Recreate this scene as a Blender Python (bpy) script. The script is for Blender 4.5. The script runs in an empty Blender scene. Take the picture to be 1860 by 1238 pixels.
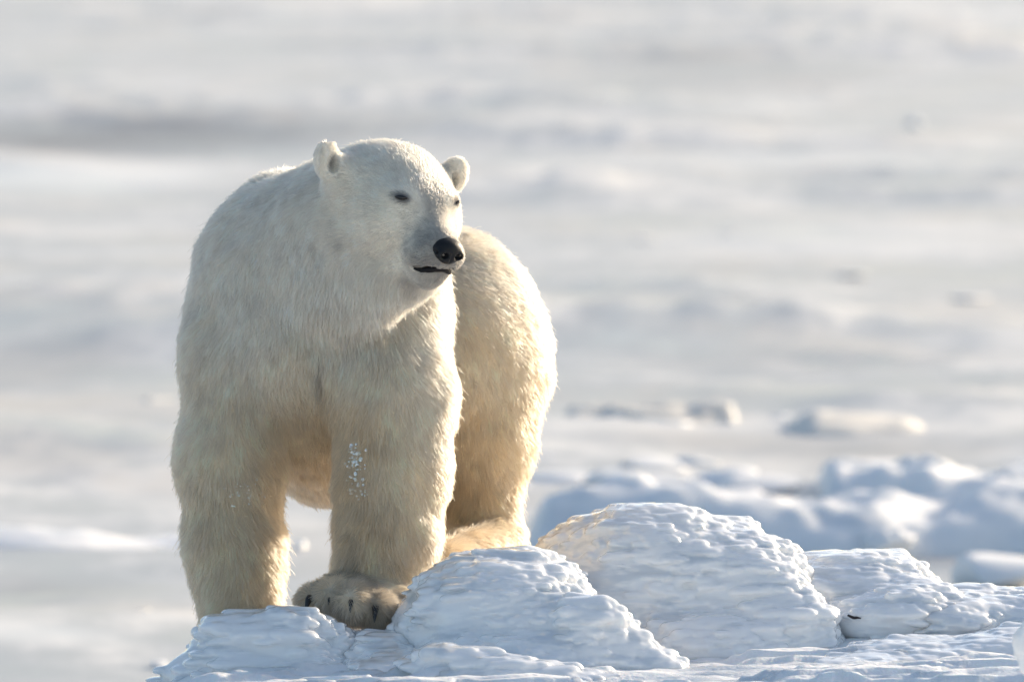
import bpy, math, random
import numpy as np
from mathutils import Vector, Matrix
from mathutils.bvhtree import BVHTree

# ------------------------------------------------------------------ settings
FUR_COUNT = 620000
BODY_VOX = 0.0065
ICE_VOX = 0.0037
random.seed(7)
rng = np.random.default_rng(11)
scene = bpy.context.scene
col = scene.collection
R = math.radians

# ------------------------------------------------------------------ camera
CAM_D, CAM_H = 33.3, 3.4            # metres in front of the bear / above the sea ice
FPX, CX, CY, HORIZON = 20667.0, 930.0, 619.0, -230.0   # 400 mm lens in photo pixels
PITCH = math.atan((CY - HORIZON) / FPX)
cam_data = bpy.data.cameras.new('camera')
cam_data.lens = 400.0
cam_data.sensor_width = 36.0
cam_data.clip_start = 1.0
cam_data.clip_end = 20000.0
cam_data.dof.use_dof = True
cam_data.dof.focus_distance = CAM_D - 0.15
cam_data.dof.aperture_fstop = 5.0
cam = bpy.data.objects.new('camera', cam_data)
cam.location = (0, -CAM_D, CAM_H)
cam.rotation_euler = (math.pi / 2 - PITCH, 0, 0)
col.objects.link(cam)
scene.camera = cam

# ------------------------------------------------------------------ sky, sun, exposure
SUN_AZ, SUN_EL = R(47), R(18)       # azimuth from +X towards +Y (behind the bear)
world = bpy.data.worlds.new('World')
scene.world = world
world.use_nodes = True
wn = world.node_tree
wn.nodes.clear()
sky = wn.nodes.new('ShaderNodeTexSky')
sky.sky_type = 'NISHITA'
sky.sun_disc = False
sky.sun_elevation = SUN_EL
sky.sun_rotation = math.pi / 2 - SUN_AZ
sky.air_density = 1.0
sky.dust_density = 1.9
sky.ozone_density = 1.0
bg = wn.nodes.new('ShaderNodeBackground')
bg.inputs['Strength'].default_value = 0.14
wo = wn.nodes.new('ShaderNodeOutputWorld')
wn.links.new(sky.outputs[0], bg.inputs[0])
wn.links.new(bg.outputs[0], wo.inputs[0])
sun_data = bpy.data.lights.new('sun', 'SUN')
sun_data.energy = 4.6
sun_data.angle = R(0.6)
sun_data.color = (1.0, 0.84, 0.64)
sun = bpy.data.objects.new('sun', sun_data)
sdir = Vector((math.cos(SUN_AZ) * math.cos(SUN_EL), math.sin(SUN_AZ) * math.cos(SUN_EL), math.sin(SUN_EL)))
sun.rotation_euler = sdir.to_track_quat('Z', 'Y').to_euler()
sun.location = sdir * 60
col.objects.link(sun)
scene.view_settings.view_transform = 'Standard'
scene.view_settings.look = 'None'
scene.view_settings.gamma = 1.0
scene.view_settings.use_curve_mapping = False
scene.view_settings.exposure = 0.5
scene.render.engine = 'CYCLES'
scene.cycles.use_denoising = True
scene.cycles.max_bounces = 7
scene.cycles.diffuse_bounces = 4
scene.cycles.transmission_bounces = 6
scene.cycles.sample_clamp_indirect = 6.0
scene.cycles_curves.shape = 'RIBBONS'
scene.cycles_curves.subdivisions = 2

# ------------------------------------------------------------------ helpers
cp, sp = math.cos(PITCH), math.sin(PITCH)
def P(px, py, y):
    """photo pixel + world depth y -> world point"""
    a = (px - CX) / FPX
    b = -(py - CY) / FPX
    d = np.array([a, cp + b * sp, -sp + b * cp])
    t = (y + CAM_D) / d[1]
    return np.array([d[0] * t, y, CAM_H + d[2] * t])
def PX(n, y=0.0):
    """n photo pixels at depth y in metres"""
    return n * (CAM_D + y) / FPX
def PG(px, py, z=0.0):
    """photo pixel -> point on the horizontal plane z"""
    a = (px - CX) / FPX
    b = -(py - CY) / FPX
    d = np.array([a, cp + b * sp, -sp + b * cp])
    t = (z - CAM_H) / d[2]
    return np.array([d[0] * t, -CAM_D + d[1] * t, z])

def _hash(ix, iy, iz, seed):
    h = (ix.astype(np.int64) * 374761393 + iy.astype(np.int64) * 668265263 + iz.astype(np.int64) * 2147483647 + seed * 974711) & 0xFFFFFFFF
    h = ((h ^ (h >> 13)) * 1274126177) & 0xFFFFFFFF
    h = ((h ^ (h >> 16)) * 2246822519) & 0xFFFFFFFF
    h = h ^ (h >> 15)
    return (h & 0xFFFFFF).astype(np.float32) / float(0xFFFFFF) * 2 - 1
def vnoise(p, seed=0):
    p = np.asarray(p)
    i = np.floor(p).astype(np.int64)
    f = (p - i).astype(np.float32)
    u = f * f * f * (f * (f * 6 - 15) + 10)
    out = 0
    for dx in (0, 1):
        wx = u[..., 0] if dx else 1 - u[..., 0]
        for dy in (0, 1):
            wy = u[..., 1] if dy else 1 - u[..., 1]
            for dz in (0, 1):
                wz = u[..., 2] if dz else 1 - u[..., 2]
                out = out + wx * wy * wz * _hash(i[..., 0] + dx, i[..., 1] + dy, i[..., 2] + dz, seed)
    return out
def fbm(p, octaves=4, seed=0, gain=0.5):
    p = np.asarray(p, dtype=np.float64)
    a, s, tot = 1.0, 0, 0
    for o in range(octaves):
        s = s + a * vnoise(p * (2 ** o), seed + o * 17)
        tot += a
        a *= gain
    return s / tot
def sstep(a, b, x):
    t = np.clip((x - a) / (b - a), 0, 1)
    return t * t * (3 - 2 * t)

class Field:
    """signed distance grid filled by smooth unions, meshed with surface nets"""
    def __init__(self, lo, hi, h):
        self.h = h
        self.lo = np.array(lo, dtype=np.float64)
        n = np.ceil((np.array(hi) - self.lo) / h).astype(int) + 1
        self.n = n
        self.d = np.full(n, 1.0, dtype=np.float32)
        self.ax = [(self.lo[k] + h * np.arange(n[k])).astype(np.float32) for k in range(3)]
    def box(self, lo, hi):
        s = []
        for k in range(3):
            a = int(max(0, math.floor((lo[k] - self.lo[k]) / self.h)))
            b = int(min(self.n[k], math.ceil((hi[k] - self.lo[k]) / self.h) + 1))
            s.append(slice(a, max(a, b)))
        return tuple(s)
    def pts(self, s):
        return np.meshgrid(self.ax[0][s[0]], self.ax[1][s[1]], self.ax[2][s[2]], indexing='ij', sparse=True)
    def blend(self, s, v, k, sub=False):
        a = self.d[s]
        if sub:
            v = -v
            hh = np.maximum(k - np.abs(a - v), 0) / k
            self.d[s] = np.maximum(a, v) + hh * hh * k * 0.25
        else:
            hh = np.maximum(k - np.abs(a - v), 0) / k
            self.d[s] = np.minimum(a, v) - hh * hh * k * 0.25
    def cone(self, a, b, ra, rb, k=0.03, sub=False):
        a = np.array(a, dtype=np.float64); b = np.array(b, dtype=np.float64)
        m = max(ra, rb) + k + 0.04
        s = self.box(np.minimum(a, b) - m, np.maximum(a, b) + m)
        x, y, z = self.pts(s)
        ab = b - a
        L = float(ab @ ab) + 1e-12
        t = np.clip(((x - a[0]) * ab[0] + (y - a[1]) * ab[1] + (z - a[2]) * ab[2]) / L, 0, 1)
        dx = x - (a[0] + t * ab[0]); dy = y - (a[1] + t * ab[1]); dz = z - (a[2] + t * ab[2])
        self.blend(s, np.sqrt(dx * dx + dy * dy + dz * dz) - (ra + t * (rb - ra)), k, sub)
    def ell(self, c, r, k=0.03, M=None, sub=False, pad=0.04):
        c = np.array(c, dtype=np.float64); r = np.array(r, dtype=np.float64)
        if M is None:
            M = np.eye(3)
        ext = np.sqrt(((M * r[None, :]) ** 2).sum(1)) + k + pad
        s = self.box(c - ext, c + ext)
        x, y, z = self.pts(s)
        x = x - c[0]; y = y - c[1]; z = z - c[2]
        q = [x * M[0, j] + y * M[1, j] + z * M[2, j] for j in range(3)]
        k0 = np.sqrt((q[0] / r[0]) ** 2 + (q[1] / r[1]) ** 2 + (q[2] / r[2]) ** 2)
        k1 = np.sqrt((q[0] / r[0] ** 2) ** 2 + (q[1] / r[1] ** 2) ** 2 + (q[2] / r[2] ** 2) ** 2) + 1e-9
        self.blend(s, k0 * (k0 - 1) / k1, k, sub)
    def tab(self, c, r, k, M):
        """flattened tab with rounded ends, long axis first"""
        a, b, t = r
        ext = np.sqrt(((M * np.array(r)[None, :]) ** 2).sum(1)) + k + 0.008
        s = self.box(c - ext, c + ext)
        x, y, z = self.pts(s)
        x = x - c[0]; y = y - c[1]; z = z - c[2]
        q = [x * M[0, j] + y * M[1, j] + z * M[2, j] for j in range(3)]
        e = min(a, b) * 0.9
        dx = np.maximum(np.abs(q[0]) - (a - e), 0)
        self.blend(s, np.sqrt((dx * t / e) ** 2 + (q[1] * t / b) ** 2 + q[2] ** 2) - t, k)
    def mesh(self):
        d = self.d
        ins = d < 0
        c = ins[:-1, :-1, :-1].astype(np.int8)
        cnt = np.zeros_like(c)
        nx, ny, nz = d.shape
        for dx in (0, 1):
            for dy in (0, 1):
                for dz in (0, 1):
                    cnt += ins[dx:nx - 1 + dx, dy:ny - 1 + dy, dz:nz - 1 + dz]
        idx = np.argwhere((cnt > 0) & (cnt < 8))
        acc = np.zeros((len(idx), 3)); num = np.zeros(len(idx))
        corners = [(i, j, k) for i in (0, 1) for j in (0, 1) for k in (0, 1)]
        for a in corners:
            for ax in range(3):
                if a[ax]:
                    continue
                b = list(a); b[ax] = 1
                va = d[idx[:, 0] + a[0], idx[:, 1] + a[1], idx[:, 2] + a[2]]
                vb = d[idx[:, 0] + b[0], idx[:, 1] + b[1], idx[:, 2] + b[2]]
                m = (va < 0) != (vb < 0)
                t = np.where(m, va / np.where(m, va - vb, 1), 0)
                p = np.array(a, dtype=float)[None, :] + np.zeros((len(idx), 3))
                p[:, ax] += t
                acc += p * m[:, None]; num += m
        verts = self.lo + self.h * (idx + acc / num[:, None])
        ids = np.full((nx - 1, ny - 1, nz - 1), -1, dtype=np.int64)
        ids[idx[:, 0], idx[:, 1], idx[:, 2]] = np.arange(len(idx))
        quads = []
        for ax in range(3):
            u, v = (ax + 1) % 3, (ax + 2) % 3
            s0 = [slice(None)] * 3; s1 = [slice(None)] * 3
            s0[ax] = slice(0, -1); s1[ax] = slice(1, None)
            A = ins[tuple(s0)]; B = ins[tuple(s1)]
            e = np.argwhere(A != B)
            ok = (e[:, u] > 0) & (e[:, v] > 0) & (e[:, u] < d.shape[u] - 1) & (e[:, v] < d.shape[v] - 1)
            e = e[ok]
            fl = A[e[:, 0], e[:, 1], e[:, 2]]
            def g(du, dv):
                q = e.copy(); q[:, u] += du; q[:, v] += dv
                return ids[q[:, 0], q[:, 1], q[:, 2]]
            q = np.stack([g(-1, -1), g(0, -1), g(0, 0), g(-1, 0)], 1)
            q[~fl] = q[~fl][:, ::-1]
            quads.append(q)
        return verts, np.concatenate(quads)

def vert_normals(v, q):
    n = np.zeros_like(v)
    a = v[q[:, 2]] - v[q[:, 0]]; b = v[q[:, 3]] - v[q[:, 1]]
    fn = np.cross(a, b)
    for k in range(4):
        for c in range(3):
            n[:, c] += np.bincount(q[:, k], fn[:, c], len(v))
    return n / (np.linalg.norm(n, axis=1, keepdims=True) + 1e-12)

def mesh_obj(name, v, f, mat, parent=None, smooth=True):
    v = np.asarray(v, dtype=np.float32); f = np.asarray(f, dtype=np.int32)
    me = bpy.data.meshes.new(name)
    k = f.shape[1]
    me.vertices.add(len(v)); me.vertices.foreach_set('co', v.ravel())
    me.loops.add(f.size); me.loops.foreach_set('vertex_index', f.ravel())
    me.polygons.add(len(f)); me.polygons.foreach_set('loop_start', np.arange(0, f.size, k, dtype=np.int32))
    me.update(calc_edges=True)
    me.validate()
    if smooth:
        me.polygons.foreach_set('use_smooth', np.ones(len(me.polygons), dtype=bool))
    me.materials.append(mat)
    o = bpy.data.objects.new(name, me)
    col.objects.link(o)
    if parent is not None:
        o.parent = parent
        o.matrix_parent_inverse = Matrix.Translation(-parent.location)
    return o
def empty(name, loc):
    o = bpy.data.objects.new(name, None)
    o.empty_display_size = 0.1
    o.location = Vector(loc)
    col.objects.link(o)
    return o
def tag(o, label=None, cat=None, group=None, kind=None):
    if label: o['label'] = label
    if cat: o['category'] = cat
    if group: o['group'] = group
    if kind: o['kind'] = kind
    return o
def uv_ball(nu=16, nv=10):
    v = [(0, 0, 1)]
    for j in range(1, nv):
        t = math.pi * j / nv
        for i in range(nu):
            a = 2 * math.pi * i / nu
            v.append((math.sin(t) * math.cos(a), math.sin(t) * math.sin(a), math.cos(t)))
    v.append((0, 0, -1))
    f = []
    for i in range(nu):
        f.append((0, 1 + i, 1 + (i + 1) % nu, 1 + (i + 1) % nu))
    for j in range(nv - 2):
        for i in range(nu):
            a = 1 + j * nu + i; b = 1 + j * nu + (i + 1) % nu
            f.append((a, a + nu, b + nu, b))
    l = len(v) - 1
    for i in range(nu):
        a = l - nu + i; b = l - nu + (i + 1) % nu
        f.append((a, l, b, b))
    tri = []
    for q in f:
        if len(set(q)) == 3:
            s = []
            [s.append(x) for x in q if x not in s]
            tri.append(tuple(s))
        else:
            tri.append((q[0], q[1], q[2])); tri.append((q[0], q[2], q[3]))
    return np.array(v), np.array(tri)

# ------------------------------------------------------------------ materials
def nt(name):
    m = bpy.data.materials.new(name)
    m.use_nodes = True
    t = m.node_tree
    t.nodes.clear()
    return m, t, t.nodes, t.links
def ramp(N, stops, interp='LINEAR'):
    r = N.new('ShaderNodeValToRGB')
    r.color_ramp.interpolation = interp
    while len(r.color_ramp.elements) < len(stops):
        r.color_ramp.elements.new(0.5)
    for e, (p, c) in zip(r.color_ramp.elements, stops):
        e.position = p
        e.color = (c, c, c, 1) if not hasattr(c, '__len__') else (*c, 1)
    return r
def simple(name, c, rough=0.5, spec=0.5, **kw):
    m, t, N, L = nt(name)
    b = N.new('ShaderNodeBsdfPrincipled'); o = N.new('ShaderNodeOutputMaterial')
    b.inputs['Base Color'].default_value = (*c, 1)
    b.inputs['Roughness'].default_value = rough
    b.inputs['Specular IOR Level'].default_value = spec
    for k, v in kw.items():
        b.inputs[k.replace('_', ' ')].default_value = v
    L.new(b.outputs[0], o.inputs[0])
    return m, t, N, L, b

def ice_material(name, white, grey, sss=0.9, bump=0.06, scale=1.0, rough=(0.07, 0.30)):
    m, t, N, L, b = simple(name, white)
    tc = N.new('ShaderNodeTexCoord')
    mp = N.new('ShaderNodeMapping'); mp.inputs['Scale'].default_value = (6 * scale, 9 * scale, 22 * scale)
    L.new(tc.outputs['Object'], mp.inputs[0])
    n1 = N.new('ShaderNodeTexNoise'); n1.inputs['Scale'].default_value = 1.0; n1.inputs['Detail'].default_value = 5
    L.new(mp.outputs[0], n1.inputs['Vector'])
    r1 = ramp(N, [(0.38, grey), (0.48, white), (0.8, tuple(min(1, c * 1.05) for c in white))])
    L.new(n1.outputs['Fac'], r1.inputs[0])
    L.new(r1.outputs[0], b.inputs['Base Color'])
    r2 = ramp(N, [(0.40, rough[0]), (0.58, rough[1])])
    L.new(n1.outputs['Fac'], r2.inputs[0])
    L.new(r2.outputs[0], b.inputs['Roughness'])
    b.inputs['Subsurface Weight'].default_value = sss
    b.inputs['Subsurface Radius'].default_value = (0.030, 0.031, 0.032)
    b.inputs['Subsurface Scale'].default_value = 1.0
    b.inputs['IOR'].default_value = 1.31
    b.inputs['Coat Weight'].default_value = 1.0
    b.inputs['Coat Roughness'].default_value = 0.06
    n2 = N.new('ShaderNodeTexNoise'); n2.inputs['Scale'].default_value = 3.2; n2.inputs['Detail'].default_value = 4
    L.new(mp.outputs[0], n2.inputs['Vector'])
    bm = N.new('ShaderNodeBump'); bm.inputs['Strength'].default_value = bump; bm.inputs['Distance'].default_value = 0.006
    L.new(n2.outputs['Fac'], bm.inputs['Height'])
    L.new(bm.outputs[0], b.inputs['Normal'])
    return m
M_ICE = ice_material('layered_ice', (0.96, 0.955, 0.945), (0.74, 0.765, 0.79))
M_CHUNK = ice_material('chunk_ice', (0.90, 0.90, 0.90), (0.78, 0.80, 0.82), sss=0.5, bump=0.5, scale=0.25, rough=(0.5, 0.7))
for_big = (0.10, 0.11, 0.12)
M_DIRTY = ice_material('dirty_ice', (0.80, 0.76, 0.69), (0.62, 0.60, 0.56), sss=0.5, bump=0.5, scale=0.25, rough=(0.55, 0.7))
for _m in (M_CHUNK, M_DIRTY):
    _m.node_tree.nodes['Principled BSDF'].inputs['Subsurface Radius'].default_value = for_big
    _m.node_tree.nodes['Principled BSDF'].inputs['Coat Weight'].default_value = 0.0

def snow_material():
    m, t, N, L, b = simple('packed_snow', (0.84, 0.87, 0.91), 0.55)
    tc = N.new('ShaderNodeTexCoord')
    n1 = N.new('ShaderNodeTexNoise'); n1.inputs['Scale'].default_value = 5; n1.inputs['Detail'].default_value = 6
    L.new(tc.outputs['Object'], n1.inputs['Vector'])
    r1 = ramp(N, [(0.38, (0.70, 0.73, 0.76)), (0.52, (0.91, 0.92, 0.93))])
    L.new(n1.outputs['Fac'], r1.inputs[0]); L.new(r1.outputs[0], b.inputs['Base Color'])
    r2 = ramp(N, [(0.4, 0.22), (0.55, 0.6)])
    L.new(n1.outputs['Fac'], r2.inputs[0]); L.new(r2.outputs[0], b.inputs['Roughness'])
    n2 = N.new('ShaderNodeTexNoise'); n2.inputs['Scale'].default_value = 60; n2.inputs['Detail'].default_value = 4
    L.new(tc.outputs['Object'], n2.inputs['Vector'])
    bm = N.new('ShaderNodeBump'); bm.inputs['Strength'].default_value = 0.4; bm.inputs['Distance'].default_value = 0.01
    L.new(n2.outputs['Fac'], bm.inputs['Height']); L.new(bm.outputs[0], b.inputs['Normal'])
    b.inputs['Subsurface Weight'].default_value = 0.4
    b.inputs['Subsurface Radius'].default_value = (0.015, 0.02, 0.025)
    b.inputs['Subsurface Scale'].default_value = 1.0
    return m
M_SNOW = snow_material()

def sea_material():
    m, t, N, L, b = simple('sea_ice_surface', (0.7, 0.74, 0.78), 0.5)
    tc = N.new('ShaderNodeTexCoord')
    def noise(sx, sy, detail, seed):
        mp = N.new('ShaderNodeMapping'); mp.inputs['Scale'].default_value = (sx, sy, 1)
        mp.inputs['Location'].default_value = (seed * 3.1, seed * 7.7, seed)
        L.new(tc.outputs['Object'], mp.inputs[0])
        n = N.new('ShaderNodeTexNoise'); n.inputs['Scale'].default_value = 1; n.inputs['Detail'].default_value = detail
        n.inputs['Roughness'].default_value = 0.6
        L.new(mp.outputs[0], n.inputs['Vector'])
        return n
    a = noise(0.30, 0.17, 6, 1)
    c = noise(1.1, 0.55, 5, 2)
    mx = N.new('ShaderNodeMix'); mx.data_type = 'FLOAT'; mx.inputs[0].default_value = 0.35
    L.new(a.outputs['Fac'], mx.inputs[2]); L.new(c.outputs['Fac'], mx.inputs[3])
    d_ = noise(4.0, 1.3, 4, 12)
    mx0 = mx
    mx = N.new('ShaderNodeMix'); mx.data_type = 'FLOAT'; mx.inputs[0].default_value = 0.28
    L.new(mx0.outputs[0], mx.inputs[2]); L.new(d_.outputs['Fac'], mx.inputs[3])
    r = ramp(N, [(0.42, (0.34, 0.345, 0.35)), (0.47, (0.44, 0.45, 0.455)), (0.51, (0.55, 0.56, 0.565)), (0.56, (0.68, 0.685, 0.685))])
    L.new(mx.outputs[0], r.inputs[0])
    # faint sandy staining
    s = noise(0.35, 0.2, 4, 5)
    rs = ramp(N, [(0.50, 0.0), (0.66, 0.6)])
    L.new(s.outputs['Fac'], rs.inputs[0])
    m2 = N.new('ShaderNodeMix'); m2.data_type = 'RGBA'
    L.new(rs.outputs[0], m2.inputs[0]); L.new(r.outputs[0], m2.inputs[6]); m2.inputs[7].default_value = (0.56, 0.52, 0.46, 1)
    # patches of dark, newly frozen ice and of drifted snow (centre x, centre y, half length, half depth)
    last = m2.outputs[2]
    wob = noise(0.25, 0.08, 4, 9)
    for (cx_, cy_, rx_, ry_, amt, pc_) in ICE_PATCHES:
        mp = N.new('ShaderNodeMapping'); mp.vector_type = 'POINT'
        mp.inputs['Location'].default_value = (-cx_ / rx_, -cy_ / ry_, 0)
        mp.inputs['Scale'].default_value = (1 / rx_, 1 / ry_, 0)
        L.new(tc.outputs['Object'], mp.inputs[0])
        ln = N.new('ShaderNodeVectorMath'); ln.operation = 'LENGTH'
        L.new(mp.outputs[0], ln.inputs[0])
        ad = N.new('ShaderNodeMath'); ad.operation = 'MULTIPLY_ADD'
        L.new(wob.outputs['Fac'], ad.inputs[0]); ad.inputs[1].default_value = 1.4; L.new(ln.outputs['Value'], ad.inputs[2])
        rr = ramp(N, [(0.55, amt), (0.85, 0.0)])
        dv = N.new('ShaderNodeMath'); dv.operation = 'MULTIPLY'; dv.inputs[1].default_value = 0.5
        L.new(ad.outputs[0], dv.inputs[0]); L.new(dv.outputs[0], rr.inputs[0])
        mm = N.new('ShaderNodeMix'); mm.data_type = 'RGBA'
        L.new(rr.outputs[0], mm.inputs[0]); L.new(last, mm.inputs[6]); mm.inputs[7].default_value = (*pc_, 1)
        last = mm.outputs[2]
    L.new(last, b.inputs['Base Color'])
    r2 = ramp(N, [(0.4, 0.28), (0.6, 0.65)])
    L.new(mx.outputs[0], r2.inputs[0]); L.new(r2.outputs[0], b.inputs['Roughness'])
    return m

# ------------------------------------------------------------------ the sea ice
ICE_PATCHES = []
DARK, SNOW, WARM = (0.20, 0.205, 0.22), (0.74, 0.75, 0.755), (0.78, 0.75, 0.71)
for (x0, x1, y0, y1, amt, pc) in [(-250, 900, 205, 292, 0.95, DARK), (900, 1700, 90, 175, 0.35, DARK), (-200, 620, 292, 365, 0.8, SNOW),
                              (330, 900, -12, 40, 0.9, WARM), (1450, 2000, -10, 62, 0.9, WARM), (900, 1900, 270, 330, 0.5, SNOW), (1050, 1950, 400, 470, 0.4, SNOW),
                              (-200, 330, 600, 720, 0.45, DARK), (980, 1900, 785, 850, 0.45, DARK), (-200, 340, 1030, 1120, 0.55, DARK), (-200, 320, 830, 900, 0.4, DARK), (1000, 1700, 545, 575, 0.3, DARK), (-200, 340, 1140, 1200, 0.6, SNOW), (1050, 1900, 640, 700, 0.3, DARK)]:
    a = PG(x0, y1); c = PG(x1, y0)
    xa = PG(x0, (y0 + y1) / 2)[0]; xb = PG(x1, (y0 + y1) / 2)[0]
    ICE_PATCHES.append(((xa + xb) / 2, (a[1] + c[1]) / 2, (xb - xa) / 2, abs(c[1] - a[1]) / 2, amt, pc))
M_SEA = sea_material()
def spread(lo, hi, n, far):
    core = np.linspace(lo, hi, n)
    out = np.array([4, 12, 30, 80, 200, 500, 1200, 3000, far], dtype=float)
    return np.concatenate([(lo - out)[::-1], core, hi + out])
xs = spread(-22, 24, 260, 7000)
core_y = 6 + (330 - 6) * (np.linspace(0, 1, 420) ** 1.5)
out_y = np.array([5, 15, 40, 100, 250, 600, 1500, 4000, 9000], dtype=float)
ys = np.concatenate([(6 - out_y)[::-1], core_y, 330 + out_y])
X, Y = np.meshgrid(xs, ys, indexing='ij')
pp = np.stack([X * 0.55, Y * 0.3, np.zeros_like(X)], -1)
Z = 0.045 * fbm(pp, 4, 3)
rid = np.maximum(0, fbm(np.stack([X * 0.12, Y * 0.09, np.zeros_like(X) + 5], -1), 3, 8) - 0.12)
Z += rid * 0.5 * (0.6 + 0.7 * np.abs(fbm(np.stack([X * 1.4, Y * 0.8, np.zeros_like(X)], -1), 3, 21)))
edge = sstep(0, 5, X + 24) * sstep(0, 5, 26 - X)
Z = Z * edge
nx_, ny_ = X.shape
ii = np.arange(nx_ * ny_).reshape(nx_, ny_)
F = np.stack([ii[:-1, :-1], ii[1:, :-1], ii[1:, 1:], ii[:-1, 1:]], -1).reshape(-1, 4)
sea = mesh_obj('sea_ice', np.stack([X, Y, Z], -1).reshape(-1, 3), F, M_SEA)
tag(sea, kind='structure')

# ------------------------------------------------------------------ the icy shore the bear stands on
def axis(lo, hi, step, pts):
    return np.concatenate([np.array(pts[0], dtype=float), np.arange(lo, hi, step), np.array(pts[1], dtype=float)])
sx = axis(-1.9, 2.2, 0.014, ([-14, -11, -8, -6, -4.5, -3.5, -2.8, -2.2], [2.3, 2.6, 3.2, 4, 5, 7, 9, 12]))
sy = axis(-2.4, 2.2, 0.016, ([-24, -18, -13, -10, -8, -6, -4.5, -3.5, -2.8], [2.3, 2.6, 3.0, 3.5, 4.2, 5, 6, 7.5]))
SX, SY = np.meshgrid(sx, sy, indexing='ij')
def shore_height(x, y):
    z = 1.11 + 0.02 * np.clip(x, -3, 3)
    # falls away behind the bear, and to the left of the left mound
    back = 0.75 + 0.25 * np.sin(x * 1.3 + 1)
    z = z - 1.5 * sstep(back - 0.2, back + 4.2, y) - 0.10 * sstep(0.25, 1.1, y)
    z = z - 0.14 * sstep(-0.85, -1.2, x) - 0.22 * sstep(-0.75, -1.9, x) - 0.9 * sstep(-3, -9, x)
    z = z - 1.2 * sstep(5, 11, x) - 1.3 * sstep(-9, -20, y)
    # the rise under the hind feet
    h = P(790, 1040, 0.95)
    e = ((x - h[0]) / 0.36) ** 2 + ((y - h[1] - 0.05) / 0.5) ** 2
    z = np.maximum(z, 1.31 - 0.10 * e - 0.55 * np.maximum(0, e - 0.8))
    return z
n3 = np.stack([SX, SY, np.zeros_like(SX)], -1)
SZ = shore_height(SX, SY)
SZ = SZ + 0.02 * fbm(n3 * np.array([3.0, 5.0, 1]), 4, 31)
ter = fbm(n3 * np.array([2.2, 9.0, 1]), 3, 41)
SZ = SZ + 0.018 * sstep(0.0, 0.12, ter) + 0.016 * sstep(0.22, 0.3, ter)
SZ = SZ + 0.006 * fbm(n3 * np.array([14, 40, 1]), 2, 51)
nx_, ny_ = SX.shape
ii = np.arange(nx_ * ny_).reshape(nx_, ny_)
F = np.stack([ii[:-1, :-1], ii[1:, :-1], ii[1:, 1:], ii[:-1, 1:]], -1).reshape(-1, 4)
shore = mesh_obj('shore_ice', np.stack([SX, SY, SZ], -1).reshape(-1, 3), F, M_SNOW)
tag(shore, kind='structure')

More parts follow.
